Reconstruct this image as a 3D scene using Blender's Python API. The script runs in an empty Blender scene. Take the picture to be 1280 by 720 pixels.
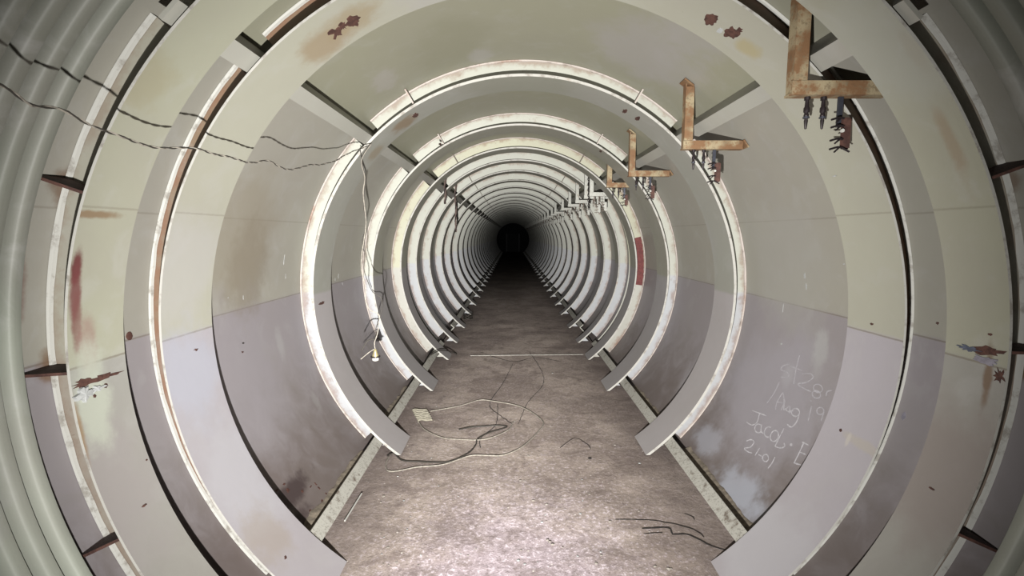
import bpy, bmesh, math, random
from mathutils import Vector, noise
R_ = math.radians
ALB = .42
rnd = random.Random(7)
S = 1.27                                  # metres per flange radius
F, PITCH, OX, OY, HF = 605.4, .1092, .0559, .2848, .8
RF, RL = 1.0, 1.108                       # rib flange inner radius, liner radius
AX, AZ = OX*S, HF*S                       # tunnel axis in the world (x, z)
CAMZ = (HF+OY)*S
col = bpy.context.scene.collection

# ------------------------------------------------------------------ coordinates
def W(a, b, z): return Vector((AX+a*S, z*S, AZ+b*S))          # axis units -> world
def C(r, deg, z): return W(r*math.cos(R_(deg)), r*math.sin(R_(deg)), z)
def ray(px, py):
    x, y = (px-640)/F, (py-360)/F; c, s = math.cos(PITCH), math.sin(PITCH)
    return (x, y*c+s, c-y*s)
def at(px, py, z):
    d = ray(px, py); t = z/d[2]; return W(d[0]*t-OX, -(d[1]*t-OY), z)
def cyl(px, py, r=RL):
    d = ray(px, py); A = d[0]**2+d[1]**2; B = -2*(d[0]*OX+d[1]*OY); Cc = OX*OX+OY*OY-r*r
    t = (-B+math.sqrt(B*B-4*A*Cc))/2/A
    return W(d[0]*t-OX, -(d[1]*t-OY), d[2]*t)
def flr(px, py, h=0.0):
    d = ray(px, py); t = (HF+OY-h/S)/d[1]; return W(d[0]*t-OX, -(d[1]*t-OY), d[2]*t)
def polar(p):
    a, b = (p.x-AX)/S, (p.z-AZ)/S; return math.hypot(a, b), math.degrees(math.atan2(b, a)), p.y/S

# ------------------------------------------------------------------ materials
class NT:
    def __init__(s, m): s.t = m.node_tree; s.n = s.t.nodes; s.l = s.t.links
    def new(s, k, **kw):
        n = s.n.new(k)
        for a, v in kw.items(): setattr(n, a, v)
        return n
    def put(s, sock, v):
        if hasattr(v, 'is_linked') or hasattr(v, 'links'): s.l.new(v, sock)
        else: sock.default_value = v
    def math(s, op, a, b=None, c=None, clamp=False):
        n = s.new('ShaderNodeMath', operation=op, use_clamp=clamp); s.put(n.inputs[0], a)
        if b is not None: s.put(n.inputs[1], b)
        if c is not None: s.put(n.inputs[2], c)
        return n.outputs[0]
    def rng(s, v, a, b, c=0., d=1., smooth=True):
        n = s.new('ShaderNodeMapRange', interpolation_type='SMOOTHSTEP' if smooth else 'LINEAR')
        s.put(n.inputs[0], v)
        for i, q in enumerate((a, b, c, d)): s.put(n.inputs[i+1], q)
        return n.outputs[0]
    def mix(s, f, a, b, mode='MIX'):
        n = s.new('ShaderNodeMix', data_type='RGBA', blend_type=mode)
        s.put(n.inputs[0], f); s.put(n.inputs[6], a if not isinstance(a, tuple) else (*a, 1) if len(a) == 3 else a)
        s.put(n.inputs[7], b if not isinstance(b, tuple) else (*b, 1) if len(b) == 3 else b)
        return n.outputs[2]
    def noise(s, vec, scale, detail=5, rough=.6, dist=0.):
        n = s.new('ShaderNodeTexNoise'); s.put(n.inputs['Vector'], vec)
        n.inputs['Scale'].default_value = scale; n.inputs['Detail'].default_value = detail
        n.inputs['Roughness'].default_value = rough; n.inputs['Distortion'].default_value = dist
        return n.outputs[0]
    def vmul(s, v, xyz):
        n = s.new('ShaderNodeVectorMath', operation='MULTIPLY'); s.put(n.inputs[0], v); n.inputs[1].default_value = xyz
        return n.outputs[0]
def mat(name):
    m = bpy.data.materials.new(name); m.use_nodes = True; t = NT(m)
    return m, t, t.n['Principled BSDF']
def simple(name, c, rough=.6, metal=0., var=.25, scale=30):
    c = tuple(x*ALB for x in c)
    m, t, p = mat(name)
    g = t.new('ShaderNodeNewGeometry').outputs['Position']
    f = t.rng(t.noise(g, scale), .3, .7)
    dark = tuple(x*(1-var) for x in c)
    t.put(p.inputs['Base Color'], t.mix(f, dark, c)); p.inputs['Roughness'].default_value = rough
    p.inputs['Metallic'].default_value = metal
    return m
RUST = (.16, .065, .03); RUSTY = (.30, .17, .075)
def paint(name, up=(.66, .66, .55), low=(.62, .59, .66), rust=.25, stains=(), edge=0., bumps=.15, grime=.5, seam=True, seamline=True, rough=.5, splotch=.25):
    """old gloss paint on steel: one tone above the plate joint at axis height, another below, rust and stains"""
    m, t, p = mat(name)
    geo = t.new('ShaderNodeNewGeometry').outputs['Position']
    sep = t.new('ShaderNodeSeparateXYZ'); t.put(sep.inputs[0], geo)
    X = t.math('SUBTRACT', sep.outputs[0], AX); Z = t.math('SUBTRACT', sep.outputs[2], AZ)
    rad = t.math('DIVIDE', t.math('SQRT', t.math('ADD', t.math('MULTIPLY', X, X), t.math('MULTIPLY', Z, Z))), S)
    big = t.noise(geo, 1.6, 4, .55); mid = t.noise(geo, 7, 5, .6, .6); fine = t.noise(geo, 60, 4, .7)
    zz = t.math('ADD', Z, t.math('MULTIPLY', t.math('SUBTRACT', mid, .5), .02))
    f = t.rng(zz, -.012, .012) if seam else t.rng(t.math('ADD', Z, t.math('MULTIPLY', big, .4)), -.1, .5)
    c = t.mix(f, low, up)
    c = t.mix(t.math('MULTIPLY', t.rng(big, .35, .7), splotch), c, (.47, .43, .40))
    c = t.mix(t.math('MULTIPLY', t.rng(mid, .5, .72), splotch*.8), c, (.74, .73, .72))
    # dust and splashed dirt on the lowest plates, in cloudy patches
    g = t.math('MULTIPLY', t.rng(t.math('ADD', t.math('MULTIPLY', Z, -1), t.math('MULTIPLY', t.math('SUBTRACT', mid, .5), 1.0)), .25, 1.05), grime)
    c = t.mix(g, c, (.25, .20, .18))
    if seamline:
        for off in (0., .345*S):
            w = t.math('ABSOLUTE', t.math('SUBTRACT', t.math('ADD', Z, t.math('MULTIPLY', fine, .004)), off))
            c = t.mix(t.math('MULTIPLY', t.rng(w, .0045, .0015), .5 if off == 0 else .28), c, (.22, .17, .12))
    # scattered rust specks
    sp = t.rng(t.noise(geo, 22, 6, .75), .70, .74)
    c = t.mix(t.math('MULTIPLY', sp, min(1, rust*1.5)), c, RUST)
    if edge:
        e = t.math('MULTIPLY', t.rng(t.math('ADD', rad, t.math('MULTIPLY', t.math('SUBTRACT', t.noise(geo, 9, 6, .7), .5), .12)), 1.075, 1.11), edge)
        c = t.mix(e, c, (.36, .19, .12))
        e2 = t.math('MULTIPLY', t.rng(t.noise(t.vmul(geo, (1, 1, 1)), 14, 6, .75), .60, .66), edge*.45)
        c = t.mix(e2, c, (.30, .14, .075))
    for (pos, r, cc, k, st) in stains:
        d = t.new('ShaderNodeVectorMath', operation='SUBTRACT'); t.put(d.inputs[0], geo); d.inputs[1].default_value = pos
        d2 = t.vmul(d.outputs[0], (1/r, 1/r/st[0], 1/r/st[1]))
        ln = t.new('ShaderNodeVectorMath', operation='LENGTH'); t.put(ln.inputs[0], d2)
        v = t.math('ADD', ln.outputs['Value'], t.math('MULTIPLY', t.math('SUBTRACT', t.noise(geo, 12/max(r*8, 1), 5, .65), .5), 1.3))
        c = t.mix(t.math('MULTIPLY', t.rng(v, 1.0, .35), k), c, cc)
    t.put(p.inputs['Base Color'], t.mix(1., c, (ALB, ALB, ALB), 'MULTIPLY'))
    p.inputs['Roughness'].default_value = rough
    p.inputs['Specular IOR Level'].default_value = .35
    b = t.new('ShaderNodeBump'); b.inputs['Strength'].default_value = bumps; b.inputs['Distance'].default_value = .01
    t.put(b.inputs['Height'], t.math('ADD', t.math('MULTIPLY', t.noise(geo, 5, 3), 1.), t.math('MULTIPLY', fine, .12)))
    t.l.new(b.outputs[0], p.inputs['Normal'])
    return m
def rusty(name, rc=(.30, .14, .055), pc=(.62, .50, .33), amt=.5, sc=16, k=ALB):
    rc = tuple(x*k for x in rc); pc = tuple(x*k for x in pc)
    m, t, p = mat(name)
    geo = t.new('ShaderNodeNewGeometry').outputs['Position']
    n = t.noise(geo, sc, 7, .72); n2 = t.noise(geo, sc*4, 5, .7)
    c = t.mix(t.rng(n, amt-.07, amt+.07), rc, pc)
    c = t.mix(t.math('MULTIPLY', t.rng(n2, .5, .65), .5), c, tuple(x*.45 for x in rc))
    t.put(p.inputs['Base Color'], c); p.inputs['Roughness'].default_value = .75
    b = t.new('ShaderNodeBump'); b.inputs['Strength'].default_value = .4; b.inputs['Distance'].default_value = .003
    t.put(b.inputs['Height'], n2); t.l.new(b.outputs[0], p.inputs['Normal'])
    return m

UP, LOW = (.56, .56, .455), (.52, .49, .545)
brown = (.33, .20, .10); purple = (.27, .13, .13); pale = (.74, .74, .73); dirt = (.2, .15, .12); blue = (.48, .53, .68)
M = {}
M['liner'] = paint('liner_paint', (.60, .575, .50), (.52, .475, .50), .15, [
    (cyl(62, 458), .05, (.30, .17, .09), .85, (1, 1.2)), (cyl(82, 232), .06, (.28, .17, .11), .8, (1, 1.2)), (cyl(1262, 226), .05, (.30, .20, .14), .7, (1, 1.2)), (cyl(1275, 452), .07, (.24, .16, .09), .9, (1, 1.2)), (cyl(20, 350), .06, (.27, .14, .11), .7, (.6, 3)),
    (cyl(310, 335), .16, (.37, .31, .24), .6, (1.6, 2.2)), (cyl(300, 290), .3, (.46, .40, .30), .5, (1.5, 1.5)),
    (cyl(335, 640), .3, (.24, .19, .18), .55, (2, 1)), (cyl(365, 615), .12, (.10, .07, .07), .9, (2, .5)), (cyl(372, 655), .10, (.10, .07, .07), .9, (2, .5)),
    (cyl(925, 615), .17, (.70, .72, .82), .85, (1.7, .8)), (cyl(885, 550), .15, (.66, .66, .74), .7, (1.5, .7)), (cyl(960, 500), .55, (.60, .565, .62), .75, (1, 1)), (cyl(870, 480), .3, (.58, .55, .58), .6, (1, 1)), (cyl(300, 480), .5, (.54, .50, .54), .6, (1, 1)), (cyl(980, 330), .5, (.61, .595, .55), .6, (1, 1)), (cyl(985, 470), .06, (.72, .70, .74), .4, (1, 1.5)),
    (cyl(1025, 440), .07, pale, .55, (1, 2.2)), (cyl(350, 430), .05, pale, .35, (1, 3)), (cyl(395, 500), .05, pale, .25, (1, 3)),
    (cyl(560, 60), .3, (.44, .43, .33), .7, (1.5, 1)), (cyl(800, 60), .3, (.58, .55, .53), .6, (1.5, 1)), (cyl(600, 60), .10, (.62, .60, .56), .5, (1.5, 1)), (cyl(870, 45), .1, (.62, .60, .56), .5, (1.5, 1)),
    ((AX, 2.35*S, AZ+RL*S), .03, (.30, .27, .2), .5, (20, 1))], splotch=.3, grime=.85)
M['ceiling'] = paint('ceiling_paint', (.52, .51, .385), (.5, .5, .5), .12, [
    (cyl(560, 60), .3, (.44, .43, .31), .6, (1.5, 1)), (cyl(800, 60), .3, (.58, .55, .53), .7, (1.5, 1)), (cyl(600, 70), .10, (.62, .59, .56), .6, (1.5, 1)), (cyl(870, 45), .2, (.60, .57, .55), .6, (1.5, 1)),
    (cyl(480, 100), .12, (.66, .62, .60), .5, (1.5, .8)), (cyl(850, 90), .2, (.60, .57, .55), .5, (1.5, 1))], splotch=.2, seam=False, seamline=False, grime=0)
M['white'] = paint('rib_web_white', (.80, .81, .72), (.75, .77, .81), .1, seamline=False, edge=.55, grime=.1, splotch=.12)
M['cream'] = paint('rib_web_cream', (.80, .79, .60), (.76, .75, .68), .15, seamline=False, edge=.6, grime=.15, splotch=.2)
M['white_red'] = paint('rib_web_primer', (.80, .79, .60), (.74, .75, .72), .15, [(C(1.05, -1, 4.25), .13, (.25, .045, .04), 0., (1, 1))], seamline=False, edge=.6, grime=.15)
M['web_grey'] = paint('rib_web_grey', (.62, .60, .50), (.56, .50, .42), .4, edge=.35, seamline=False, grime=.35)
M['web_rust'] = paint('rib_web_rusted', (.36, .25, .16), (.40, .30, .24), .6, edge=.8, seamline=False, grime=.4)
M['rim'] = rusty('rim_paint', (.52, .32, .24), (.86, .76, .70), .38, 3)
M['rim_white'] = rusty('rim_paint_white', (.40, .28, .18), (.86, .85, .80), .30, 4)
M['flange'] = paint('rib_flange_paint', (.54, .53, .44), (.58, .55, .56), .15, seamline=False, grime=.12, splotch=.3)
M['edge'] = rusty('flange_edge', (.55, .42, .33), (.78, .76, .71), .28, 4)
stB = [(cyl(405, 55, 1), .15, (.46, .33, .19), .65, (.8, .8)), (cyl(440, 25, 1), .14, (.50, .40, .25), .7, (.8, .8)), (cyl(935, 60, 1), .07, (.60, .50, .25), .6, (.8, .8)),
       (cyl(560, -20, 1), .25, (.62, .60, .58), .6, (1, 1)), (cyl(240, 470, 1), .25, (.66, .68, .80), .6, (1, 1)), (cyl(300, 590, 1), .3, (.70, .69, .74), .6, (1, 1)),
       (cyl(330, 670, 1), .16, (.50, .42, .34), .5, (1, 1)), (cyl(1085, 560, 1), .06, (.66, .60, .52), .6, (3, .4)), (cyl(1060, 550, 1), .012, (.80, .74, .68), .7, (1, 12)), (cyl(960, 690, 1), .3, (.72, .71, .75), .5, (1, 1)), (cyl(230, 340, 1), .3, (.70, .68, .68), .5, (1, 1))]
M['flangeA'] = paint('rib_flange_paint_a', (.54, .54, .48), (.66, .62, .63), .2, [(cyl(505, 155, 1), .12, (.38, .26, .15), .7, (1, .9)), (cyl(470, 190, 1), .10, (.42, .33, .22), .6, (1, .9)), (cyl(650, 105, 1), .5, (.42, .42, .33), .5, (1, 1)), (cyl(880, 300, 1), .3, (.60, .59, .57), .5, (1, 1))], seamline=False, grime=.1)
M['flangeB'] = paint('rib_flange_paint_b', (.65, .64, .53), (.64, .60, .65), .3, stB, seamline=True, grime=.1, splotch=.22)
stC = [(cyl(95, 335, 1), .06, (.20, .05, .05), .95, (.4, 1.3)), (cyl(94, 365, 1), .06, (.26, .08, .08), .85, (.4, 2)), (cyl(96, 400, 1), .05, (.30, .12, .11), .7, (.4, 2.4)),
       (cyl(110, 430, 1), .04, (.45, .22, .2), .5, (1, 3)), (cyl(130, 620, 1), .3, (.5, .45, .45), .6, (1, 1)), (cyl(115, 500, 1), .14, (.74, .78, .66), .8, (.6, 1.6)),
       (cyl(100, 540, 1), .05, (.45, .30, .16), .8, (.35, 3)), (cyl(120, 268, 1), .05, (.36, .24, .14), .85, (2.2, .3)), (cyl(180, 100, 1), .12, (.52, .47, .3), .5, (1, 1)),
       (cyl(1235, 470, 1), .06, (.28, .17, .1), .8, (.3, 2)), (cyl(1242, 600, 1), .1, (.36, .24, .14), .6, (.3, 2)), (cyl(1180, 600, 1), .3, (.40, .33, .31), .6, (1, 1)),
       (cyl(1190, 180, 1), .1, (.5, .40, .28), .7, (.3, 2)), (cyl(1140, 60, 1), .1, (.5, .42, .30), .6, (.3, 1)), (cyl(1100, 60, 1), .25, (.62, .63, .57), .6, (1, 1))]
M['flangeC'] = paint('rib_flange_paint_c', (.60, .60, .47), (.52, .51, .47), .5, stC, grime=.3, splotch=.3)
M['tab'] = simple('tab_brown', (.30, .24, .20), .8)
M['tab2'] = simple('cable_brown', (.20, .14, .12), .8)
M['bar'] = paint('bar_paint', (.66, .65, .58), (.66, .65, .60), .3, seamline=False, grime=.2, splotch=.3)
M['barlow'] = rusty('bar_paint_low', (.24, .19, .15), (.72, .70, .63), .40, 22)
M['bellows'] = paint('bellows_paint_shaded', (.36, .38, .32), (.68, .72, .62), .8, seamline=False, grime=.2, splotch=.45, seam=False, bumps=.3)  # light falloff put into the colour: dim above, bright below
M['rust'] = rusty('bracket_rust', (.33, .17, .075), (.58, .47, .29), .52, 13)
M['rustdark'] = rusty('dark_rust', (.085, .03, .022), (.17, .07, .05), .5, 40)
M['brwhite'] = rusty('bracket_white', (.5, .4, .3), (.80, .80, .74), .38)
M['steel'] = simple('dark_steel', (.06, .045, .05), .5, .5)
M['blue_steel'] = simple('blue_steel', (.16, .17, .22), .4, .6)
M['flake'] = simple('paint_flake', (.78, .80, .80), .6, 0, .2)
M['flakeblue'] = simple('paint_flake_blue', (.20, .23, .33), .6, 0, .5, 80)
M['lilac'] = simple('paint_flake_lilac', (.50, .47, .56), .6, 0, .3, 60)
M['dirt'] = simple('banked_dirt_shade', (.46, .38, .29), .95, 0, .5, 40)  # dirt bank on the right, painted shadow tone on the left
M['chalk'] = simple('chalk', (.95, .92, .98), .9, 0, .3, 60)
M['chalkfaint'] = simple('chalk_faint', (.76, .73, .79), .9, 0, .2, 60)
M['black'] = simple('crack_dark', (.035, .028, .025), .9, 0, .3)
M['wire_dark'] = simple('wire_dark', (.07, .06, .05), .6, 0, .3, 90)
M['wire_light'] = simple('wire_light', (.62, .56, .48), .6, 0, .5, 70)
M['brass'] = simple('socket_brass', (.72, .62, .34), .35, .5)
M['porcelain'] = simple('porcelain', (.92, .91, .86), .3, 0, .03)
M['red'] = rusty('red_primer', (.20, .035, .035), (.29, .06, .055), .5, 30)
M['dark'] = simple('bulkhead_dark', (.035, .037, .045), .8)
M['post'] = simple('post_grey', (.30, .31, .33), .7)
M['strip'] = simple('strip_white', (.70, .66, .60), .6, 0, .4, 40)
M['stone'] = simple('pale_stone', (.60, .54, .48), .9, 0, .3, 50)
M['slat'] = simple('pale_comb', (.62, .57, .45), .7, 0, .3, 60)
def floor_mat():
    m, t, p = mat('floor_concrete')
    geo = t.new('ShaderNodeNewGeometry').outputs['Position']
    sep = t.new('ShaderNodeSeparateXYZ'); t.put(sep.inputs[0], geo)
    big = t.noise(geo, 1.3, 5, .6, .4); mid = t.noise(geo, 9, 6, .7); fine = t.noise(geo, 55, 5, .75); grit = t.noise(geo, 140, 3, .7)
    c = t.mix(t.rng(big, .35, .65), (.215, .175, .155), (.34, .285, .25))
    # pale swept gravelly patch down the middle in front
    dx = t.math('DIVIDE', t.math('SUBTRACT', sep.outputs[0], .02), .62); dy = t.math('DIVIDE', t.math('SUBTRACT', sep.outputs[1], 1.55), 1.1)
    d = t.math('SQRT', t.math('ADD', t.math('MULTIPLY', dx, dx), t.math('MULTIPLY', dy, dy)))
    v = t.math('ADD', d, t.math('MULTIPLY', t.math('SUBTRACT', mid, .5), 1.1))
    c = t.mix(t.math('MULTIPLY', t.rng(v, 1.15, .25), .75), c, (.36, .30, .34))
    c = t.mix(t.math('MULTIPLY', t.rng(mid, .52, .66), .5), c, (.20, .16, .15))
    c = t.mix(t.math('MULTIPLY', t.rng(fine, .53, .62), t.rng(v, 1.5, .4, .3, .85)), c, (.58, .51, .56))
    c = t.mix(t.math('MULTIPLY', t.rng(t.noise(geo, 26, 6, .75), .52, .60), t.rng(v, 1.5, .5, .15, .6)), c, (.20, .16, .165))
    c = t.mix(t.math('MULTIPLY', t.rng(fine, .46, .38), .35), c, (.09, .07, .065))
    blot = t.noise(geo, 4.5, 7, .72, .8)
    c = t.mix(t.math('MULTIPLY', t.rng(blot, .50, .60), .45), c, (.13, .10, .09))
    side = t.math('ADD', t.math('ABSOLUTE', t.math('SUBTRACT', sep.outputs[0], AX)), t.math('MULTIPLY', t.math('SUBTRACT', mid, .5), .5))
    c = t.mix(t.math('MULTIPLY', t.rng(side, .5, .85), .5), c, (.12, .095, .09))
    vo = t.new('ShaderNodeTexVoronoi'); t.put(vo.inputs['Vector'], geo); vo.inputs['Scale'].default_value = 17
    c = t.mix(t.math('MULTIPLY', t.rng(vo.outputs['Distance'], .10, .04), t.rng(mid, .45, .6)), c, (.6, .56, .52))
    t.put(p.inputs['Base Color'], c); p.inputs['Roughness'].default_value = .85; p.inputs['Specular IOR Level'].default_value = .2
    b = t.new('ShaderNodeBump'); b.inputs['Strength'].default_value = .7; b.inputs['Distance'].default_value = .012
    t.put(b.inputs['Height'], t.math('ADD', t.math('MULTIPLY', mid, .8), t.math('ADD', t.math('MULTIPLY', fine, .5), t.math('MULTIPLY', grit, .2))))
    t.l.new(b.outputs[0], p.inputs['Normal'])
    return m
M['floor'] = floor_mat()

# ------------------------------------------------------------------ objects
def empty(name, loc, label, cat, group=None):
    o = bpy.data.objects.new(name, None); col.objects.link(o); o.location = loc
    o.empty_display_size = .1
    tag(o, label, cat, group); return o
def tag(o, label, cat, group=None):
    o['label'] = label; o['category'] = cat
    if group: o['group'] = group
    return o
def obj(name, bm, m, parent=None, origin=None, smooth=False, label=None):
    org = Vector(origin) if origin is not None else (Vector(parent['_org']) if parent is not None and '_org' in parent else Vector((0, 0, 0)))
    if org.length: bmesh.ops.translate(bm, verts=bm.verts, vec=-org)
    me = bpy.data.meshes.new(name); bmesh.ops.recalc_face_normals(bm, faces=bm.faces); bm.to_mesh(me); bm.free()
    ms = m if isinstance(m, (list, tuple)) else [m]
    for x in ms: me.materials.append(x)
    if smooth:
        for f in me.polygons: f.use_smooth = True
        try: me.set_sharp_from_angle(angle=R_(35))
        except Exception: pass
    o = bpy.data.objects.new(name, me); col.objects.link(o)
    if parent is not None: o.parent = parent
    else: o.location = org
    if label: o['label'] = label
    return o
def struct(o): o['kind'] = 'structure'; return o
def thing(name, loc, label, cat, group=None):
    o = empty(name, loc, label, cat, group); o['_org'] = tuple(loc); return o
def dup(root, loc, label, group=None):
    r = root.copy(); col.objects.link(r); r.location = loc; r['label'] = label
    if group: r['group'] = group
    for ch in list(root.children):
        c = ch.copy(); col.objects.link(c); c.parent = r
        for g in list(ch.children): d = g.copy(); col.objects.link(d); d.parent = c
    return r

def loft(bm, rings, close_u=False, close_v=False, caps=True, mi=0):
    vs = [[bm.verts.new(p) for p in r] for r in rings]; n = len(vs[0]); m_ = len(vs)
    for i in range(m_ if close_u else m_-1):
        for j in range(n if close_v else n-1):
            f = bm.faces.new((vs[i][j], vs[i][(j+1) % n], vs[(i+1) % m_][(j+1) % n], vs[(i+1) % m_][j])); f.material_index = mi
    if caps and close_v and not close_u:
        bm.faces.new(vs[0][::-1]); bm.faces.new(vs[-1])
    return vs
def endang(r, extra=0.):   # angle where radius r meets the floor
    return math.degrees(math.asin(-(HF-.004-extra)/r))
def sweep(bm, prof, a0, a1, n):
    """prof: list of (r, z); a0/a1 degrees or 'floor'"""
    rings = []
    for i in range(n+1):
        t = i/n; ring = []
        for (r, z) in prof:
            lo = endang(r) if a0 == 'floor' else a0
            hi = 180-endang(r) if a1 == 'floor' else a1
            ring.append(C(r, lo+(hi-lo)*t, z))
        rings.append(ring)
    loft(bm, rings, close_v=True)
def box(bm, c, ax, ay, az):
    """box by centre and three half-axis vectors"""
    v = [bm.verts.new(c+sx*ax+sy*ay+sz*az) for sx in (-1, 1) for sy in (-1, 1) for sz in (-1, 1)]
    for q in ((0, 1, 3, 2), (4, 6, 7, 5), (0, 4, 5, 1), (2, 3, 7, 6), (0, 2, 6, 4), (1, 5, 7, 3)): bm.faces.new([v[i] for i in q])
def boxab(bm, lo, hi):
    lo, hi = Vector(lo), Vector(hi); c = (lo+hi)/2; h = (hi-lo)/2
    box(bm, c, Vector((h.x, 0, 0)), Vector((0, h.y, 0)), Vector((0, 0, h.z)))
def frames(pts):
    T = []
    for i in range(len(pts)):
        a = pts[max(0, i-1)]; b = pts[min(len(pts)-1, i+1)]; d = (b-a); T.append(d.normalized() if d.length else Vector((0, 0, 1)))
    u = T[0].orthogonal().normalized(); out = []
    for t in T:
        u = (u-t*u.dot(t)); u = u.normalized() if u.length > 1e-6 else t.orthogonal().normalized()
        out.append((u, t.cross(u)))
    return out
def tube(bm, pts, r, n=6):
    fr = frames(pts)
    loft(bm, [[p+(u*math.cos(2*math.pi*k/n)+v*math.sin(2*math.pi*k/n))*r for k in range(n)] for p, (u, v) in zip(pts, fr)], close_v=True)
def smooth_path(pts, step=.02):
    out = []
    P = [pts[0]]+list(pts)+[pts[-1]]
    for i in range(1, len(P)-2):
        n = max(2, int((P[i+1]-P[i]).length/step))
        for k in range(n):
            t = k/n; a, b, c, d = P[i-1], P[i], P[i+1], P[i+2]
            out.append(.5*((2*b)+(c-a)*t+(2*a-5*b+4*c-d)*t*t+(3*b-a-3*c+d)*t**3))
    out.append(P[-2].copy()); return out
def twisted(pts, r, off, pitch, ph):
    fr = frames(pts); s = 0; out = []
    for i, (p, (u, v)) in enumerate(zip(pts, fr)):
        if i: s += (p-pts[i-1]).length
        a = 2*math.pi*s/pitch+ph; out.append(p+(u*math.cos(a)+v*math.sin(a))*off)
    return out
def lathe(bm, base, prof, n=20, axis=Vector((0, 0, 1))):
    u = axis.orthogonal().normalized(); v = axis.cross(u)
    loft(bm, [[base+axis*z+(u*math.cos(2*math.pi*k/n)+v*math.sin(2*math.pi*k/n))*max(r, 1e-4) for k in range(n)] for r, z in prof], close_v=True)
def ribbon_on(bm, pts, w, fn, th=.0008):
    """flat strip through surface points; fn(p) gives the inward normal"""
    rings = []
    for i, p in enumerate(pts):
        a = pts[max(0, i-1)]; b = pts[min(len(pts)-1, i+1)]; t = (b-a).normalized(); n = fn(p); s = t.cross(n).normalized()
        ww = w*(.65+.7*rnd.random())/2*(1 if 0 < i < len(pts)-1 else .5)
        rings.append([p+s*ww, p+s*ww+n*th, p-s*ww+n*th, p-s*ww])
    loft(bm, rings, close_v=True)
def inward(p):
    d = Vector((AX-p.x, 0, AZ-p.z)); return d.normalized()
def upward(p): return Vector((0, 0, 1))
def patch(bm, c, r0, su, sz, n=22, seed=0, th=.0015, rough=.35, rot=0., cylr=None):
    """thin ragged flake lying on the cylinder r0; su along the arc, sz along the tunnel (metres)"""
    rr, ang, z = polar(c); rg = random.Random(seed); top = []; bot = []
    co, si = math.cos(rot), math.sin(rot)
    for k in range(n):
        a = 2*math.pi*k/n; q = 1-rough*rg.random()
        x, y = math.cos(a)*su*q, math.sin(a)*sz*q; x, y = x*co-y*si, x*si+y*co
        an = ang+math.degrees(x/(r0*S)); zz = z+y/S
        top.append(C(r0-th/S, an, zz)); bot.append(C(r0-.0001, an, zz))
    t = [bm.verts.new(p) for p in top]; b = [bm.verts.new(p) for p in bot]
    ct = bm.verts.new(C(r0-th*1.4/S, ang, z))
    for k in range(n):
        bm.faces.new((t[k], t[(k+1) % n], ct)); bm.faces.new((t[k], b[k], b[(k+1) % n], t[(k+1) % n]))

# ------------------------------------------------------------------ the shell
ZEND = 31.3
def liner(name, a0, a1, n, m='liner'):
    bm = bmesh.new(); zs = [.985]+[1.4+.9*i for i in range(40) if 1.4+.9*i < ZEND]+[ZEND]
    for r, sgn in ((RL, 1), (RL+.02, -1)):
        rings = []
        for z in zs:
            ring = []
            for i in range(n+1):
                lo = endang(r, -.0) if a0 == 'floor' else a0; hi = 180-endang(r) if a1 == 'floor' else a1
                ring.append(C(r, lo+(hi-lo)*i/n, z))
            rings.append(ring)
        loft(bm, rings, caps=False)
    return struct(obj(name, bm, M[m], smooth=True))
ceil = liner('ceiling', 45, 135, 60, 'ceiling')
wall_l = liner('wall_left', 135, 'floor', 60)
wall_r = liner('wall_right', 'floor', 45, 60)
# floor, slightly uneven concrete
bm = bmesh.new(); rows = []; zs = []; z = -1.0
while z < ZEND: zs.append(z); z += .02 if z < 3.2 else (.06 if z < 6 else .4)
zs.append(ZEND)
for z in zs:
    row = []
    for i in range(61):
        a = -.766+1.532*i/60; p = W(a, -HF, z)
        h = noise.fractal(Vector((p.x*3.1, p.y*3.1, 0)), 1, 2, 4)*.006+noise.fractal(Vector((p.x*18, p.y*18, 3)), 1, 2, 3)*.0022
        if abs(a) > .55: h += (abs(a)-.55)*.02*noise.noise(Vector((p.x*9, p.y*9, 1)))
        p.z = min(.004, h)-.006; row.append(p)
    rows.append(row)
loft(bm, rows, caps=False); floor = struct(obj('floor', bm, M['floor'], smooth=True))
# corrugated expansion sleeve nearest the camera
bm = bmesh.new(); prof = []; z = -.7; pitch = .0475
while z < .986:
    ph = (z-.962)/pitch*2*math.pi
    prof.append((1.062+.036*((1+math.cos(ph+math.pi))/2)**3, z)); z += pitch/12
rings = []
for i in range(161):
    t = i/160; rings.append([C(r, endang(r)+(180-2*endang(r))*t, zz) for r, zz in prof])
loft(bm, rings, caps=False)
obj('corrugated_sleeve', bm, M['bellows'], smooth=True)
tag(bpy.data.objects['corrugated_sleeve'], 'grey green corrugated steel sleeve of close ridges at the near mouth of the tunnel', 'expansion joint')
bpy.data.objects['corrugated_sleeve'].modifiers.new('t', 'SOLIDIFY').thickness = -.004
# far end: dark bulkhead with an open doorway between two posts
bm = bmesh.new()
hole = .34
rings = []
def ring_pt(ang, z): return C(RL-.004, ang, z)
for i in range(49):
    an = endang(RL)+(180-2*endang(RL))*i/48; o_ = ring_pt(an, ZEND-.02)
    a = max(-hole, min(hole, (o_.x-AX)/S)); b = min(.40, (o_.z-AZ)/S)
    b = max(b, -HF+.006)
    if abs((o_.x-AX)/S) >= hole and b < .40: a = math.copysign(hole, o_.x-AX)
    i_ = W(a, b, ZEND-.02)
    rings.append([o_, i_, i_+Vector((0, .06, 0)), o_+Vector((0, .06, 0))])
loft(bm, rings, close_v=True); struct(obj('wall_back', bm, M['dark']))
bm = bmesh.new(); boxab(bm, W(-hole-.10, -HF+.003, ZEND-.06), W(-hole-.02, .36, ZEND-.03))
d1 = bm; obj_post = thing('door_frame', W(0, -HF, ZEND-.05), 'dim grey open door frame in the black far end of the tunnel', 'door frame')
obj('jamb', bm, M['post'], obj_post)
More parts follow.
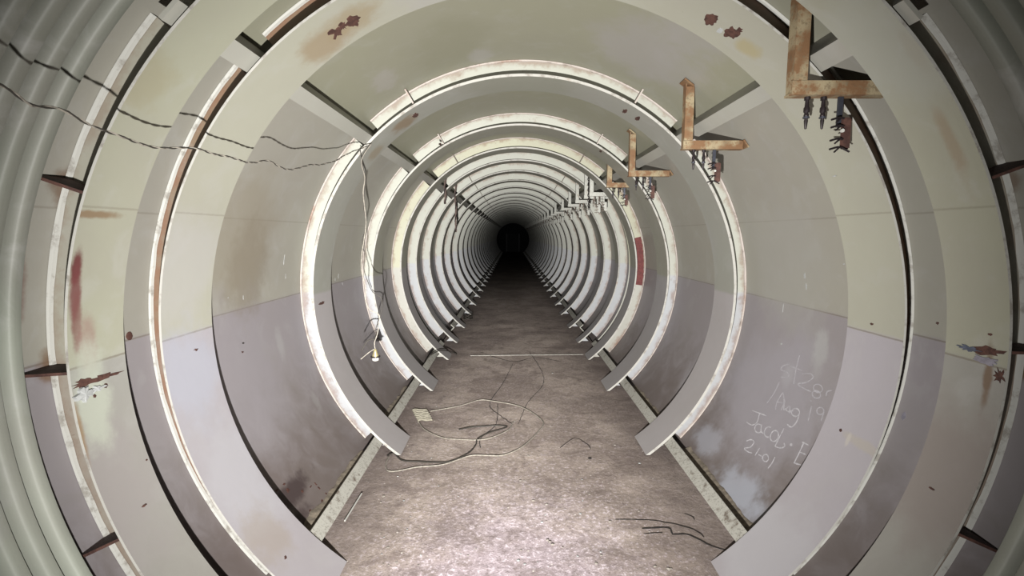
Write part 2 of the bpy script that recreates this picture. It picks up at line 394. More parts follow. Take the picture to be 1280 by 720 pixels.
bm = bmesh.new(); boxab(bm, W(hole+.02, -HF+.003, ZEND-.06), W(hole+.10, .36, ZEND-.03)); obj('jamb', bm, M['post'], obj_post)
bm = bmesh.new(); boxab(bm, W(-hole-.10, .361, ZEND-.06), W(hole+.10, .40, ZEND-.03)); obj('lintel', bm, M['dark'], obj_post)

# ------------------------------------------------------------------ ribs
BARS = (45, 135)
def notches():
    # angular spans of web between the notches the long bars pass through
    return [('floor', -47.6), (-42.9, 42.6), (48.4, 131.6), (137.4, 180+42.9), (180+47.6, 'floor')]
def make_rib(zn, zf, label, web='white', rim='rim', flange='flange', group=None, webz=None, gussets=False, tabs=True, rin=RF, th=.012):
    zm = webz or (zn+zf)/2
    base = W(0, -HF, zm); t = thing('steel_rib', base, label, 'rib', group)
    bm = bmesh.new()
    sweep(bm, [(rin, zn), (rin, zf), (rin+th, zf), (rin+th, zn)], 'floor', 'floor', 150)
    o = obj('flange', bm, [M[flange], M['edge']], t, smooth=True)
    for f in o.data.polygons:
        if abs(f.normal.y) > .9: f.material_index = 1
    bm = bmesh.new()
    for a0, a1 in notches():
        n = 6 if 'floor' in (a0, a1) else 70
        if 'floor' in (a0, a1):
            ri = rin+th+.0005; A = 47.6; ro = (HF-.004)/math.sin(R_(A)); mir = (lambda q: q) if a0 == 'floor' else (lambda q: 180-q)
            loft(bm, [[C(ri, mir(endang(ri)), z), C(ri, mir(-A), z), C(ro, mir(-A), z)] for z in (zm, zm+.01)], close_v=True)
        else:
            sweep(bm, [(rin+th+.0005, zm), (RL-.0012, zm), (RL-.0012, zm+.01), (rin+th+.0005, zm+.01)], a0, a1, n)
    obj('web', bm, M[web], t, smooth=True)
    if rim:
        bm = bmesh.new(); rg = random.Random(int(zm*100))
        for a0, a1 in notches()[1:4]:
            n = 110; rings = []
            for i in range(n+1):
                a = a0+(a1-a0)*i/n; w = .0065+.0025*noise.noise(Vector((a*.35, zm*7, 0)))
                rings.append([C(RL-w, a, zm-.009), C(RL-.0012, a, zm-.011), C(RL-.0012, a, zm-.001), C(RL-w-.002, a, zm-.001)])
            loft(bm, rings, close_v=True)
        obj('rim_weld', bm, M[rim], t, smooth=True)
    if tabs:
        for a in (120, 60):
            bm = bmesh.new(); u = C(1, a, 0)-C(0, a, 0); u.normalize(); v = Vector((-u.z, 0, u.x))
            lo, hi = rin+th+.001, RL-.004
            box(bm, C((lo+hi)/2, a, zm-.036), u*(hi-lo)/2*S, v*.0045, Vector((0, .034*S, 0)))
            obj('stiffener', bm, M['rim'] if zm < 4 else M['tab'], t)
    if gussets:
        for a in (158.5, 21.5+1.8, -179.3, 1.9, -157.2, -22.):
            bm = bmesh.new(); u = (C(1, a, 0)-C(0, a, 0)).normalized(); v = Vector((-u.z, 0, u.x))
            P = [C(rin+th+.002, a, zn+.01), C(rin+th+.002, a, zm-.002), C(RL-.002, a, zm-.002), C(RL-.002, a, zn-.012)]
            loft(bm, [[p-v*.004 for p in P], [p+v*.004 for p in P]], close_v=True)
            obj('gusset', bm, M['rustdark'], t, label='dark rusted gusset plate')
    # bolt hole bosses next to the notches
    return t
ribC = make_rib(1.008, 1.157, 'nearest and largest steel ring rib, cream paint stained with rust and torn at mid height', 'web_grey', 'rim_white', 'flangeC', gussets=True, tabs=False, webz=1.085, th=.006)
ribB = make_rib(1.283, 1.503, 'second steel ring rib from the camera, broad pale flange with brown rust patches overhead', 'web_rust', 'rim_white', 'flangeB', tabs=True, th=.006)
ribA = make_rib(2.288, 2.511, 'third steel ring rib, pink rust round its white web, with the hanging wire tied on', 'white', 'rim', 'flangeA')
ribZ = make_rib(3.279, 3.52, 'fourth steel ring rib, white web, directly behind the hanging lamp socket', 'white', 'rim')
ribY = make_rib(4.126, 4.33, 'fifth steel ring rib, cream web with a dark red primer patch on the right', 'cream', 'rim')
ribX = make_rib(4.796, 4.96, 'sixth steel ring rib, white web doubled by a second flat ring in front', 'white', None, tabs=False)
g = []
names = ['seventh', 'eighth', 'ninth', 'tenth', 'eleventh', 'twelfth', 'thirteenth', 'fourteenth']
zz = [5.576, 6.515, 7.409, 8.374, 9.263]
while zz[-1] < 29.5: zz.append(zz[-1]+.93)
GR = 'far ring ribs down the tunnel'
proto = make_rib(5.576, 5.77, 'seventh steel ring rib, first of the regular narrow ribs receding down the tunnel', 'white', None, 'flange', GR)
for i, z in enumerate(zz[1:], 1):
    lab = f'{names[i]} steel ring rib counted from the camera, narrow pale ring far down the tunnel' if i < 8 else 'tiny distant steel ring rib fading into the dark end of the tunnel'
    dup(proto, W(0, -HF, z+.097), lab, GR)
# flat doubling ring in front of the sixth rib
bm = bmesh.new()
for a0, a1 in notches()[1:4]: sweep(bm, [(1.058, 4.60), (1.104, 4.60), (1.104, 4.615), (1.058, 4.615)], a0, a1, 60)
ring = obj('flat_ring', bm, M['cream'], origin=W(0, -HF, 4.6), smooth=True)
tag(ring, 'flat cream ring plate on the liner just in front of the sixth rib', 'ring plate')
# red primer patch and extra marks on the fifth rib's web
bm = bmesh.new(); rg = random.Random(3); rings = []
for i in range(31):
    a = -8.2+22.5*i/30; j = .004*rg.random()
    rings.append([C(1.0165, a, 4.2245), C(1.098-j, a, 4.2245), C(1.098-j, a, 4.227), C(1.0165, a, 4.227)])
loft(bm, rings, close_v=True); obj('primer_patch', bm, M['red'], ribY, label='dark red primer patch')

# rust patches on flanges
def rp(rib, px, py, su, sz, m='rustdark', seed=1, rot=0., label='dark rust patch', name='rust_patch', r0=1.0, th=.0015, rough=.35):
    bm = bmesh.new(); patch(bm, cyl(px, py, r0), r0, su, sz, seed=seed, rot=rot, th=th, rough=rough)
    return obj(name, bm, M[m], rib, label=label)
rp(ribB, 420, 40, .030, .052, seed=2, rough=.7); rp(ribB, 441, 27, .034, .044, seed=5, rough=.45); rp(ribB, 428, 33, .02, .03, seed=52, rough=.7)
rp(ribB, 889, 24, .026, .044, seed=3, rough=.35); rp(ribB, 915, 41, .028, .05, seed=4, rough=.55); rp(ribB, 923, 39, .016, .03, seed=53, rough=.7)
rp(ribB, 900, 38, .012, .02, 'flake', 6, label='bare white patch', name='paint_chip')
rp(ribA, 519, 144, .022, .05, seed=7, rough=.5); rp(ribA, 781, 139, .016, .05, seed=8, rough=.5); rp(ribA, 797, 148, .016, .05, seed=9, rough=.4)
rp(ribA, 402, 379, .012, .06, seed=10, rough=.5)
rp(ribZ, 550, 180, .014, .06, seed=17, rough=.5); rp(ribZ, 751, 189, .014, .05, seed=18, rough=.5)
rp(ribC, 130, 471, .010, .085, seed=11, rough=.65, rot=-.05); rp(ribC, 106, 478, .016, .045, seed=12, rough=.6)
rp(ribC, 102, 494, .026, .030, 'flake', 13, label='curled pale paint flake', name='paint_chip', th=.010, rough=.6); rp(ribC, 120, 486, .012, .035, 'flake', 130, label='pale paint flake', name='paint_chip', th=.006, rough=.7)
rp(ribC, 132, 482, .008, .008, seed=14); rp(ribC, 118, 495, .006, .006, seed=15)
rp(ribC, 1233, 438, .016, .06, seed=21, rough=.5, rot=.15); rp(ribC, 1212, 436, .011, .045, 'flakeblue', 22, label='blue grey paint scar', name='paint_chip', th=.003, rough=.6)
rp(ribC, 1233, 450, .015, .045, 'lilac', 23, label='lilac grey paint scar', name='paint_chip', th=.0035, rough=.6)
rp(ribC, 1250, 470, .03, .02, seed=24, rough=.7)
rp(ribC, 1238, 418, .004, .008, seed=25); rp(ribC, 1165, 611, .004, .012, seed=26); rp(ribC, 180, 632, .004, .012, seed=27); rp(ribC, 183, 575, .003, .004, seed=28)
rp(ribB, 1090, 405, .006, .012, seed=29, rough=.7); rp(ribB, 303, 440, .005, .011, seed=30, rough=.6); rp(ribB, 1051, 538, .007, .008, seed=31)
rp(ribB, 245, 437, .006, .016, seed=32, rough=.7); rp(ribB, 357, 697, .008, .01, seed=34, rough=.6)
rp(ribB, 1043, 220, .004, .02, 'flake', 35, label='white paint scratch', name='paint_chip', rough=.7); rp(ribB, 1055, 330, .003, .01, 'flake', 36, label='white paint scratch', name='paint_chip', rough=.7)
for i, (x, y, a, b) in enumerate([(355, 325, .035, .006), (357, 345, .02, .004), (304, 372, .012, .003), (285, 372, .004, .004), (1006, 345, .02, .008), (1008, 358, .02, .008), (979, 385, .03, .004), (977, 430, .006, .012), (423, 345, .02, .006), (419, 349, .012, .005), (428, 355, .014, .004)]):
    o = rp(wall_l if x < 640 else wall_r, x, y, a, b, 'flake', 40+i, label='white scratch in the paint', name='paint_scratch', r0=RL, rough=.75, th=.001)
rp(wall_l, 161, 420, .016, .014, seed=60, r0=RL, name='rust_spot', label='small dark rusted lug', th=.004, rough=.2); rp(wall_l, 98, 72, .008, .005, 'black', seed=61, r0=RL, name='rust_spot', label='small black hole')
rp(wall_r, 1172, 404, .006, .008, seed=62, r0=RL, name='rust_spot', rough=.7); rp(wall_r, 1130, 520, .018, .010, 'lilac', seed=63, r0=RL, name='paint_chip', label='pale bare spot', rough=.3)
# rusty blot cluster low on the left liner
rg = random.Random(5)
for i in range(16):
    rp(wall_l, 345+rg.random()*70, 602+rg.random()*50, .004+.01*rg.random(), .006+.012*rg.random(), 'rustdark', 70+i, r0=RL, name='rust_spot', rough=.6, label='dark rust blot')

# ------------------------------------------------------------------ long bars
def bar(deg, z0, z1, leg_deg, m, label, group):
    zc = z0; base = C(1.0, deg, z0)
    t = thing('stringer_bar', base, label, 'steel bar', group)
    h = 1.45; r0, r1 = 1.0145, 1.0235
    bm = bmesh.new(); n = max(8, int((z1-z0)/.15))
    rings = []
    for i in range(n+1):
        z = z0+(z1-z0)*i/n; rings.append([C(r0, deg-h, z), C(r0, deg+h, z), C(r1, deg+h, z), C(r1, deg-h, z)])
    loft(bm, rings, close_v=True); obj('face_leg', bm, M[m], t)
    bm = bmesh.new(); s = -1 if leg_deg < deg else 1
    e = deg+s*h; e2 = deg+s*(h-.5)
    loft(bm, [[C(r1+.0003, e, z), C(RL-.003, e, z), C(RL-.003, e2, z), C(r1+.0003, e2, z)] for z in (z0, z1)], close_v=True)
    obj('standing_leg', bm, M[m], t)
    return t
GB = 'long steel angle bars along the tunnel'
bar(135.0, .99, ZEND-.1, 130, 'bar', 'long pale angle bar high on the left of the ribs, running to the dark end', GB)
bar(45.0, .99, ZEND-.1, 50, 'bar', 'long pale angle bar high on the right of the ribs, behind the brackets', GB)
bar(-45.3, .99, 4.5, -50, 'barlow', 'near white flaking angle bar along the right edge of the floor', GB)
bar(-134.7, .99, 4.5, -130, 'barlow', 'near grey angle bar along the left edge of the floor', GB)
bar(-45.3, 5.3, ZEND-.1, -50, 'barlow', 'far angle bar at the right floor edge beyond the sixth rib', GB)
bar(-134.7, 5.3, ZEND-.1, -130, 'barlow', 'far angle bar at the left floor edge beyond the sixth rib', GB)
# dirt banked behind the right floor bar; the left strip stands in for shadow
for sgn, nm, x in ((1, 'brown dirt ledge banked behind the right floor bar', 0), (-1, 'brown strip in place of the shadow behind the left floor bar', 1)):
    for (z0, z1) in ((1.52, 2.27), (2.53, 3.27)):
        bm = bmesh.new(); rings = []
        for i in range(91):
            i /= 2; z = z0+(z1-z0)*i/45; w = (2.6 if sgn > 0 else 1.9)+.9*noise.fractal(Vector((z*6, sgn*3.3, z0)), 1, 2, 4)+(1.3*max(0, 1-i/12) if sgn > 0 else 0)
            f = lambda a: a if sgn > 0 else 180-a
            rings.append([C(RL-.001, f(-45.9), z), C(RL-.001, f(-45.3+w), z), C(RL-.006, f(-45.3+w*.9), z), C(1.075, f(-45.6), z), C(1.06, f(-45.9), z)])
        loft(bm, rings, close_v=True)
        o = obj('dirt_shade_ledge', bm, M['dirt'], origin=C(RL, -45.3 if sgn > 0 else 225.3, z0), smooth=False)
        tag(o, nm+(', between the second and third ribs' if z0 < 2 else ', between the third and fourth ribs'), 'dirt')

# ------------------------------------------------------------------ cable brackets
CA, CB = .640, .630
def make_bracket(z, label, m, group, hang=True):
    base = W(CA, CB, z); t = thing('cable_bracket', base, label, 'bracket', group)
    w, th = .034, .006
    top = math.sqrt((RL-.004)**2-(CA+.0)**2); rt = math.sqrt((RL-.004)**2-(CB+w)**2)
    bm = bmesh.new()   # upright: angle section, front face and side leg running back
    boxab(bm, W(CA, CB+w+.001, z), W(CA+w, top-.025, z+th)); boxab(bm, W(CA, CB+th+.0005, z+th+.0005), W(CA+th, top-.012, z+w))
    obj('upright', bm, M[m], t)
    bm = bmesh.new()
    boxab(bm, W(CA-.003, CB, z-.001), W(rt-.004, CB+w, z+th)); boxab(bm, W(CA-.003, CB, z+th), W(rt, CB+th, z+w))
    obj('arm', bm, M[m], t)
    ph = M['rustdark'] if m == 'rust' else M['brwhite']; ps = M['steel'] if m == 'rust' else M['tab']; pb = M['blue_steel'] if m == 'rust' else M['brwhite']
    for (a, ln) in ((math.degrees(math.atan2(top, CA+w/2)), .045), (math.degrees(math.atan2(CB+w/2, rt)), .034)):
        bm = bmesh.new(); u = (C(1, a, 0)-C(0, a, 0)).normalized(); v = Vector((-u.z, 0, u.x))
        box(bm, C(RL-.009, a, z+.018), u*.004, v*ln*S*.52, Vector((0, .030*S, 0)))
        obj('end_plate', bm, M['rust'] if m == 'rust' else M[m], t)
    if hang:
        for dx in (.047, .088):
            bm = bmesh.new(); x = CA+dx; y = CB-.0005
            lathe(bm, W(x, y, z+.018), [(.009, 0), (.009, -.010), (.0055, -.011), (.0065, -.03), (.009, -.034), (.009, -.046), (.006, -.050), (.008, -.058), (.0045, -.066), (.006, -.074), (.0035, -.098), (.002, -.10)][::1], 10)
            b = obj('drop_bolt', bm, ps, t, smooth=True)
            bm = bmesh.new(); lathe(bm, W(x, y, z+.018)+Vector((0, 0, -.0665)), [(.010, 0), (.010, .005)], 10); n_ = obj('washer', bm, pb, None, origin=base); n_.location = (0, 0, 0); n_.parent = b
        x = CA+.130
        bm = bmesh.new(); boxab(bm, W(x-.006, CB-.075, z+.014), W(x+.006, CB-.0005, z+.020)); obj('hanger_strap', bm, pb, t)
        bm = bmesh.new(); boxab(bm, W(x+.002, CB-.130, z+.008), W(x+.027, CB-.052, z+.0135)); bmesh.ops.bevel(bm, geom=bm.edges[:], offset=.004, segments=2, affect='EDGES')
        obj('clamp_plate', bm, ph, t)
        for k, dy in enumerate((-.056, -.075, -.107, -.128)):
            bm = bmesh.new()
            A = W(x+.004, CB+dy, z+.004); B_ = W(x-.030, CB+dy-.004, z); Cc = W(x-.006, CB+dy-.012, z-.004)
            tube(bm, smooth_path([A, W(x-.008, CB+dy+.002, z+.002), B_], .008), .0034, 6)
            tube(bm, [W(x-.006, CB+dy, z+.001), W(x-.018, CB+dy-.011, z)], .0028, 6)
            if k == 3: tube(bm, [W(x, CB+dy, z), W(x+.020, CB+dy-.010, z)], .003, 6)
            obj('clamp_jaw', bm, ps, t)
        bm = bmesh.new(); lathe(bm, W(x, CB-.086, z+.004), [(.006, 0), (.006, -.006)], 8, Vector((0, 1, 0))); obj('bolt_head', bm, M['porcelain'], t)
    return t
GK = 'L shaped cable brackets along the right of the tunnel'
pr = make_bracket(1.245, 'nearest rusty L bracket at upper right, with bolts and a hanging clamp', 'rust', GK)
dup(pr, W(CA, CB, 2.01), 'second rusty L bracket, to the right of the third rib', GK)
dup(pr, W(CA, CB, 2.93), 'third rusty L bracket, between the third and fourth ribs', GK)
dup(pr, W(CA, CB, 3.60), 'fourth and shortest looking rusty L bracket, beyond the fourth rib', GK)
pw = make_bracket(4.40, 'first white painted L bracket beyond the rusty ones', 'brwhite', GK)
for z, lab in ((4.72, 'second white painted L bracket, close behind the first white one'), (5.36, 'third white painted L bracket down the tunnel'), (6.05, 'fourth white painted L bracket down the tunnel'), (6.9, 'fifth white painted L bracket down the tunnel'), (8.05, 'sixth white painted L bracket down the tunnel'), (8.75, 'seventh white painted L bracket down the tunnel')):
    dup(pw, W(CA, CB, z), lab, GK)
z = 9.7
while z < 27: dup(pw, W(CA, CB, z), 'tiny pale L bracket in the far row near the dark end', GK); z += .93
# loose chain hanging by the first white bracket
bm = bmesh.new()
p0, p1 = at(736, 219, 4.55), at(736, 262, 4.55); n = 13
for i in range(n):
    c = p0.lerp(p1, (i+.5)/n); hgt = (p0-p1).length/n*.68; a = Vector((1, 0, 0)) if i % 2 else Vector((0, 1, 0))
    pts = [c+Vector((0, 0, 1))*hgt*math.cos(q)+a*.012*math.sin(q) for q in [2*math.pi*k/10 for k in range(11)]]
    tube(bm, pts, .0042, 5)
tag(obj('hanging_chain', bm, M['steel'], origin=p0), 'dark chain hanging beside the first white bracket', 'chain')

# ------------------------------------------------------------------ wires
def wob(p, k, s): return p+Vector((noise.noise(p*s), noise.noise(p*s+Vector((9, 0, 0))), noise.noise(p*s+Vector((0, 9, 0)))))*k
wp = [(-60, 84), (0, 107.6), (22, 121), (43, 134), (75.5, 136), (100, 150), (118.6, 160), (158, 172), (197.6, 185), (233.6, 185.5), (266, 192.7), (309, 202.4), (334, 201), (359, 211.8), (384.5, 207), (411.5, 203.5), (431, 194.5), (449, 184)]
base = [at(x, y, 1/(1.48-.0023*x)) for x, y in wp]
base[-1] = C(.985, 134.9, 2.262); pts = smooth_path(base, .012)
t = thing('overhead_wire', base[-1], 'thin twisted wire strung from the upper left corner to the third rib', 'wire')
for ph, m in ((0, 'wire_dark'), (math.pi, 'wire_light')):
    bm = bmesh.new(); tube(bm, twisted([wob(p, .006, 9) for p in pts], 0, .0018, .07, ph), .0018, 5); obj('strand', bm, M[m], t, smooth=True)
# hanging wire and lamp socket
zt = 2.262
hp = [(449, 185), (452, 200), (456, 222), (454, 240), (456, 262), (457.5, 280), (455, 300), (452, 320), (452, 338), (457, 360), (457, 376), (463, 388), (474, 394), (472, 416), (468, 428.5), (469, 436)]
hb = [at(x, y, zt) for x, y in hp]; hb[0] = base[-1].copy()
t = thing('hanging_lamp_wire', hb[0], 'loose pair of wires hanging from the third rib down to the lamp socket', 'wire')
bm = bmesh.new(); tube(bm, smooth_path(hb, .015), .0026, 6); obj('light_strand', bm, M['wire_light'], t, smooth=True)
hp2 = [(450, 186), (453, 205), (457, 226), (455, 244), (455, 262), (458, 282), (453, 300), (456, 320), (455, 336), (459, 350), (466, 365), (477, 373.4), (476, 392), (470, 410), (469, 424)]
bm = bmesh.new(); tube(bm, smooth_path([at(x, y, zt+.008) for x, y in hp2], .015), .0024, 6); obj('dark_strand', bm, M['wire_dark'], t, smooth=True)
bm = bmesh.new(); tube(bm, smooth_path([at(469, 424, zt), at(460, 426, zt-.02), at(452, 438, zt-.03)], .01), .004, 6); obj('shadow_stub', bm, M['wire_dark'], t)  # dark piece added where the wires throw a ragged shadow
sk = at(469, 436, zt); t = thing('lamp_socket', sk, 'small brass and white lamp socket dangling on the wire at the left', 'lamp socket')
bm = bmesh.new(); lathe(bm, sk, [(.004, 0), (.009, -.006), (.012, -.02), (.019, -.038), (.020, -.044)], 18); obj('cap', bm, M['brass'], t, smooth=True)
bm = bmesh.new(); lathe(bm, sk, [(.027, -.0445), (.029, -.048), (.027, -.052), (.018, -.053)], 20); obj('collar', bm, M['steel'], t, smooth=True)
bm = bmesh.new(); lathe(bm, sk, [(.018, -.0535), (.020, -.060), (.019, -.070), (.012, -.075), (.003, -.076)], 18); obj('insulator', bm, M['porcelain'], t, smooth=True)
bm = bmesh.new(); tube(bm, smooth_path([sk, at(462, 440, zt), at(451, 449, zt-.01)], .01), .0028, 6); obj('wire_end', bm, M['wire_light'], t, smooth=True)
# ragged cables hanging farther down on the left
def rag(px, y0, y1, z, r, label, seed):
    rg = random.Random(seed); n = 9
    P = [at(px+rg.uniform(-1, 1)*.7+.9*(i/n), y0+(y1-y0)*i/n, z) for i in range(n+1)]
    t = thing('hanging_cable', P[0], label, 'cable', 'ragged cables hanging by the left bar')
    pp = smooth_path(P, .03)
    for k in range(3):
        bm = bmesh.new(); tube(bm, twisted(pp, 0, r*1.2, .16, k*2.1), r, 5); obj('strand', bm, M['tab2'] if k else M['steel'], t, smooth=True)
rag(556, 221, 255, 4.55, .007, 'short dark ragged cable hanging by the upper left bar', 1)
rag(569, 230, 290, 5.3, .007, 'long dark ragged cable hanging farther back by the upper left bar', 2)
# floor wires
def fpath(L, h=.004): return [flr(x, y, h) for x, y in L]
c1 = [(484, 570), (492, 566), (503, 576), (520, 577), (538, 578), (561.7, 577), (585, 566.6), (594.5, 556), (597, 549), (611, 541), (634, 534), (620, 532), (606, 533), (590, 534), (573.4, 537)]
c2 = [(486, 571), (482, 582), (489, 589.6), (522, 584), (554.7, 580.7), (587.5, 569.7), (610, 569.5), (629.7, 569), (653, 558.4), (674, 538.5), (679, 528), (665, 516), (646, 507), (618, 501.7), (599, 500.3), (573.4, 508), (538, 514)]
c3 = [(524, 528), (531, 537), (552, 546.7), (576, 549.5), (604, 549.5), (625, 543), (637, 536), (641, 528)]
for L, m, lab, r in ((c1, 'wire_dark', 'dark wire on the floor ending in a short inner curl', .0044), (c2, 'wire_light', 'pale wire looping widely over the middle of the floor', .0040), (c3, 'wire_light', 'pale wire arc crossing the inside of the floor loop', .0036)):
    P = smooth_path([wob(p, .004, 20) for p in fpath(L)], .02)
    for p in P: p.z = max(p.z, .0045)
    bm = bmesh.new(); tube(bm, P, r, 6); tag(obj('floor_wire', bm, M[m], origin=P[0], smooth=True), lab, 'wire')
# small pale comb-like grating piece on the floor
P0 = flr(530, 520); t = thing('slatted_scrap', (P0.x, P0.y, 0), 'small pale ribbed scrap lying at the left end of the floor wire loop', 'scrap')
a, b, c_, d = flr(515, 513), flr(533, 512), flr(541, 527), flr(523, 528)
for i in range(7):
    s = (i+.5)/7; p = a.lerp(d, s); q = b.lerp(c_, s); bm = bmesh.new(); v = (q-p)
    mid = [p.lerp(q, k/6)+Vector((0, .006*math.sin(k*1.6+i), .009+.004*math.sin(k+i))) for k in range(7)]
    tube(bm, mid, .0065, 6); obj('slat', bm, M['slat'], t)
bm = bmesh.new(); tube(bm, [a+Vector((0, 0, .004)), d+Vector((0, 0, .004))], .004, 6); obj('spine', bm, M['slat'], t)
# cable arched over the fifth rib's foot
bm = bmesh.new(); tube(bm, smooth_path([cyl(531, 452, 1.09), cyl(537, 445, .99), cyl(544, 440.5, .96), cyl(551, 438, .95), cyl(562, 439, .955), cyl(571, 442.5, .975)], .02), .006, 6)
tag(obj('short_cable', bm, M['wire_dark'], origin=cyl(531, 452, 1.09), smooth=True), 'short black cable arched over the foot of the fifth rib at left', 'cable')
# dark coil by the left floor edge
bm = bmesh.new(); c0 = flr(585, 400, .02); P = [c0+Vector((.07*math.cos(q), .10*math.sin(q), .01+.006*q+.02*math.sin(q*2))) for q in [i*.3 for i in range(45)]]
tube(bm, P, .006, 6); tag(obj('cable_coil', bm, M['wire_dark'], origin=c0, smooth=True), 'loose dark cable coil by the left floor edge beyond the sixth rib', 'cable')
# pale joint strip across the floor
pa, pb = flr(588, 444.5), flr(729, 443)
bm = bmesh.new(); nrg = random.Random(4)
d = (pb-pa); N = 24
rings = []
for i in range(N+1):
    p = pa.lerp(pb, i/N); w = .008+.006*nrg.random()
    rings.append([p+Vector((0, -w, -.001)), p+Vector((0, -w, .004)), p+Vector((0, w, .004)), p+Vector((0, w, -.001))])
loft(bm, rings, close_v=True); tag(obj('joint_strip', bm, M['strip'], origin=pa), 'thin white strip across the floor at the fifth rib', 'strip')
# loose white rod leaning on the left floor bar
bm = bmesh.new(); tube(bm, [flr(431, 651, .02), flr(452, 617, .02)], .004, 6); tag(obj('thin_rod', bm, M['porcelain'], origin=flr(431, 651, .02)), 'thin white rod lying beside the near left floor bar', 'rod')
# floor cracks (marks of the floor)
def crack(L, w, nm='crack'):
    P = smooth_path([flr(x, y, .0) for x, y in L], .025)
    for p in P:
        h = noise.noise(p*25)*.006; p.x += h; p.y += h*.7; p.z = .0002
    bm = bmesh.new(); ribbon_on(bm, P, w, upward, .0012); return obj(nm, bm, M['black'], floor)
for L, w in (([(770, 649), (803, 650), (831, 653), (867, 662), (880, 672)], .005), ([(802, 661), (829, 659.5), (838, 662), (841, 668), (853, 667.5), (862, 669), (876, 676), (890, 683), (908, 688)], .008), ([(806, 667), (828, 666)], .004), ([(855, 642), (866, 646), (868, 650)], .004),
             ([(662, 440), (676, 462), (679, 480), (660, 503), (648, 530)], .004), ([(641, 455), (628, 480), (612, 505), (626, 520), (640, 530)], .004), ([(622, 505), (620, 530), (601, 548), (601, 560)], .004), ([(700, 560), (718, 548), (735, 556), (738, 562)], .004), ([(600, 440), (640, 452), (668, 447), (700, 452)], .005)):
    crack(L, w)
# stones and chips
def stone(p, s, m, seed):
    rg = random.Random(seed); bm = bmesh.new(); bmesh.ops.create_icosphere(bm, subdivisions=1, radius=1)
    for v in bm.verts: v.co = Vector((v.co.x*s*(1+.5*rg.random()), v.co.y*s*(.7+.4*rg.random()), max(-.2, v.co.z)*s*.6))*(.75+.4*rg.random())+p
    return bm
tag(obj('dark_stone', stone(flr(737, 573, .004), .013, 'steel', 1), M['black'], origin=flr(737, 573)), 'small black stone alone on the floor right of the wire loop', 'stone')
rg = random.Random(11); cnt = 0
while cnt < 90:
    x = rg.uniform(470, 880); y = rg.uniform(455, 716); p = flr(x, y, .002)
    if abs((p.x-AX)/S) > .6 or p.y > 5: continue
    if not (x > 720 or x < 560 or y > 610) and rg.random() < .75: continue
    s = rg.choice([.003, .0035, .004, .005, .007]); 
    tag(obj('stone_chip', stone(p, s, 0, 100+cnt), M['stone'] if rg.random() < .75 else M['flake'], origin=p), 'tiny pale stone chip scattered on the dirty floor', 'stone', 'pale chips scattered on the floor'); cnt += 1

# ------------------------------------------------------------------ chalk writing
def chalk(name, strokes, w, m, lab):
    bm = bmesh.new()
    for st in strokes:
        P = [cyl(920+x/4, 420+y/4, RL-.0002) for x, y in st]
        P = smooth_path(P, .006) if len(P) > 2 else [P[0].lerp(P[1], k/5) for k in range(6)]
        ribbon_on(bm, P, w, inward, .0006)
    obj(name, bm, M[m], wall_r, label=lab)
def ell(cx, cy, rx, ry, a0=0, a1=360, n=10, rot=0):
    o = []
    for i in range(n+1):
        q = R_(a0+(a1-a0)*i/n); x, y = rx*math.cos(q), ry*math.sin(q); o.append((cx+x*math.cos(rot)-y*math.sin(rot), cy+x*math.sin(rot)+y*math.cos(rot)))
    return o
chalk('chalk_writing', [
    [(265, 140), (235, 150), (225, 168), (258, 182), (262, 202), (225, 206)], [(270, 150), (330, 172)], [(318, 95), (300, 165), (288, 240)],
    [(330, 190), (372, 188), (385, 208), (350, 232), (310, 240), (340, 262), (375, 278)], ell(410, 262, 24, 20, rot=.5), ell(402, 292, 22, 18, rot=.5), [(450, 300), (456, 278), (480, 272)],
    [(217, 230), (190, 285), (155, 335)], [(235, 280), (205, 330), (198, 368)], [(235, 280), (240, 330), (225, 372)], [(205, 330), (240, 335)], [(245, 320), (240, 370), (268, 350), (268, 385), (290, 362)],
    [(378, 350), (370, 385), (360, 425)], [(372, 322), (378, 326)], ell(422, 375, 18, 18), [(440, 380), (425, 425)]], .0055, 'chalkfaint', 'faint chalk words and number')
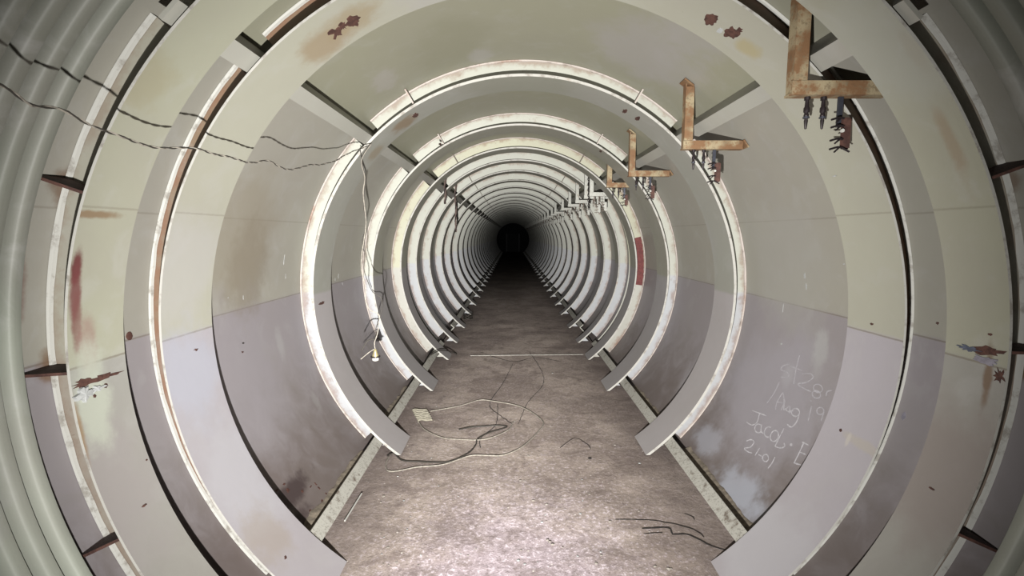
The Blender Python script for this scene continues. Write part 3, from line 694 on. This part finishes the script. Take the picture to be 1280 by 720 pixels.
chalk('chalk_writing', [
    ell(298, 382, 20, 20), [(318, 385), (305, 425), (278, 455), (255, 440)], [(245, 362), (262, 378), (285, 372)],
    [(80, 372), (150, 398)], [(118, 385), (105, 430), (80, 445), (52, 430)],
    ell(112, 462, 18, 22, 30, 330), [(128, 440), (125, 475), (138, 488)], ell(162, 480, 20, 26, 290, 70, rot=.2), ell(192, 500, 20, 28, rot=.3), [(240, 462), (215, 510), (195, 552)], [(195, 552), (222, 560), (244, 552), (240, 535)], ell(276, 543, 4, 4),
    [(340, 530), (318, 580), (290, 636)], [(330, 530), (362, 545)], [(318, 580), (348, 592)], [(288, 634), (325, 645)],
    [(52, 525), (75, 518), (90, 530), (72, 555), (42, 562), (62, 580), (80, 585)], [(118, 560), (95, 598)], [(112, 592), (130, 602)], ell(148, 610, 15, 18), [(195, 605), (180, 635), (160, 662)]], .0058, 'chalk', 'pale chalk name and number 21-01')

# ------------------------------------------------------------------ light, world, camera
def lamp_light(name, loc, energy, radius):
    L = bpy.data.lights.new(name, 'POINT'); L.energy = energy; L.shadow_soft_size = radius; L.use_nodes = True
    t = NT(L); em = t.n.get('Emission')
    inc = t.new('ShaderNodeNewGeometry').outputs['Incoming']
    sp = t.new('ShaderNodeSeparateXYZ'); t.put(sp.inputs[0], inc)
    c = t.math('ABSOLUTE', sp.outputs[1])                      # cosine to the beam axis (+Y)
    s2 = t.math('SUBTRACT', 1, t.math('MULTIPLY', c, c))
    beam = t.math('DIVIDE', 1, t.math('ADD', s2, BEAM))
    wide = t.rng(c, *WIDE)
    core = t.rng(s2, .0008, .013, .16, 1.)
    t.put(em.inputs['Strength'], t.math('MULTIPLY', t.math('MULTIPLY', beam, wide), core))
    em.inputs['Color'].default_value = (1, .985, .94, 1)
    o = bpy.data.objects.new(name, L); col.objects.link(o); o.location = loc
    return o
BEAM = .03; WIDE = (.56, .88, .08, 1.)
LX, LDZ = -.07, -.30
lamp_light('torch', (LX*S, .07, CAMZ+LDZ*S), 190, .010)
w = bpy.data.worlds.new('world'); bpy.context.scene.world = w; w.use_nodes = True
w.node_tree.nodes['Background'].inputs[0].default_value = (.02, .02, .02, 1); w.node_tree.nodes['Background'].inputs[1].default_value = .05
cam = bpy.data.cameras.new('camera'); co = bpy.data.objects.new('camera', cam); col.objects.link(co)
co.location = (0, 0, CAMZ); co.rotation_euler = (R_(90)-PITCH, 0, 0); cam.sensor_width = 36; cam.lens = 36*F/1280; cam.clip_start = .02; cam.clip_end = 200
sc = bpy.context.scene; sc.camera = co
sc.view_settings.view_transform = 'Standard'; sc.view_settings.look = 'None'; sc.view_settings.gamma = 1; sc.view_settings.exposure = .2
for o in bpy.data.objects:
    if '_org' in o: del o['_org']
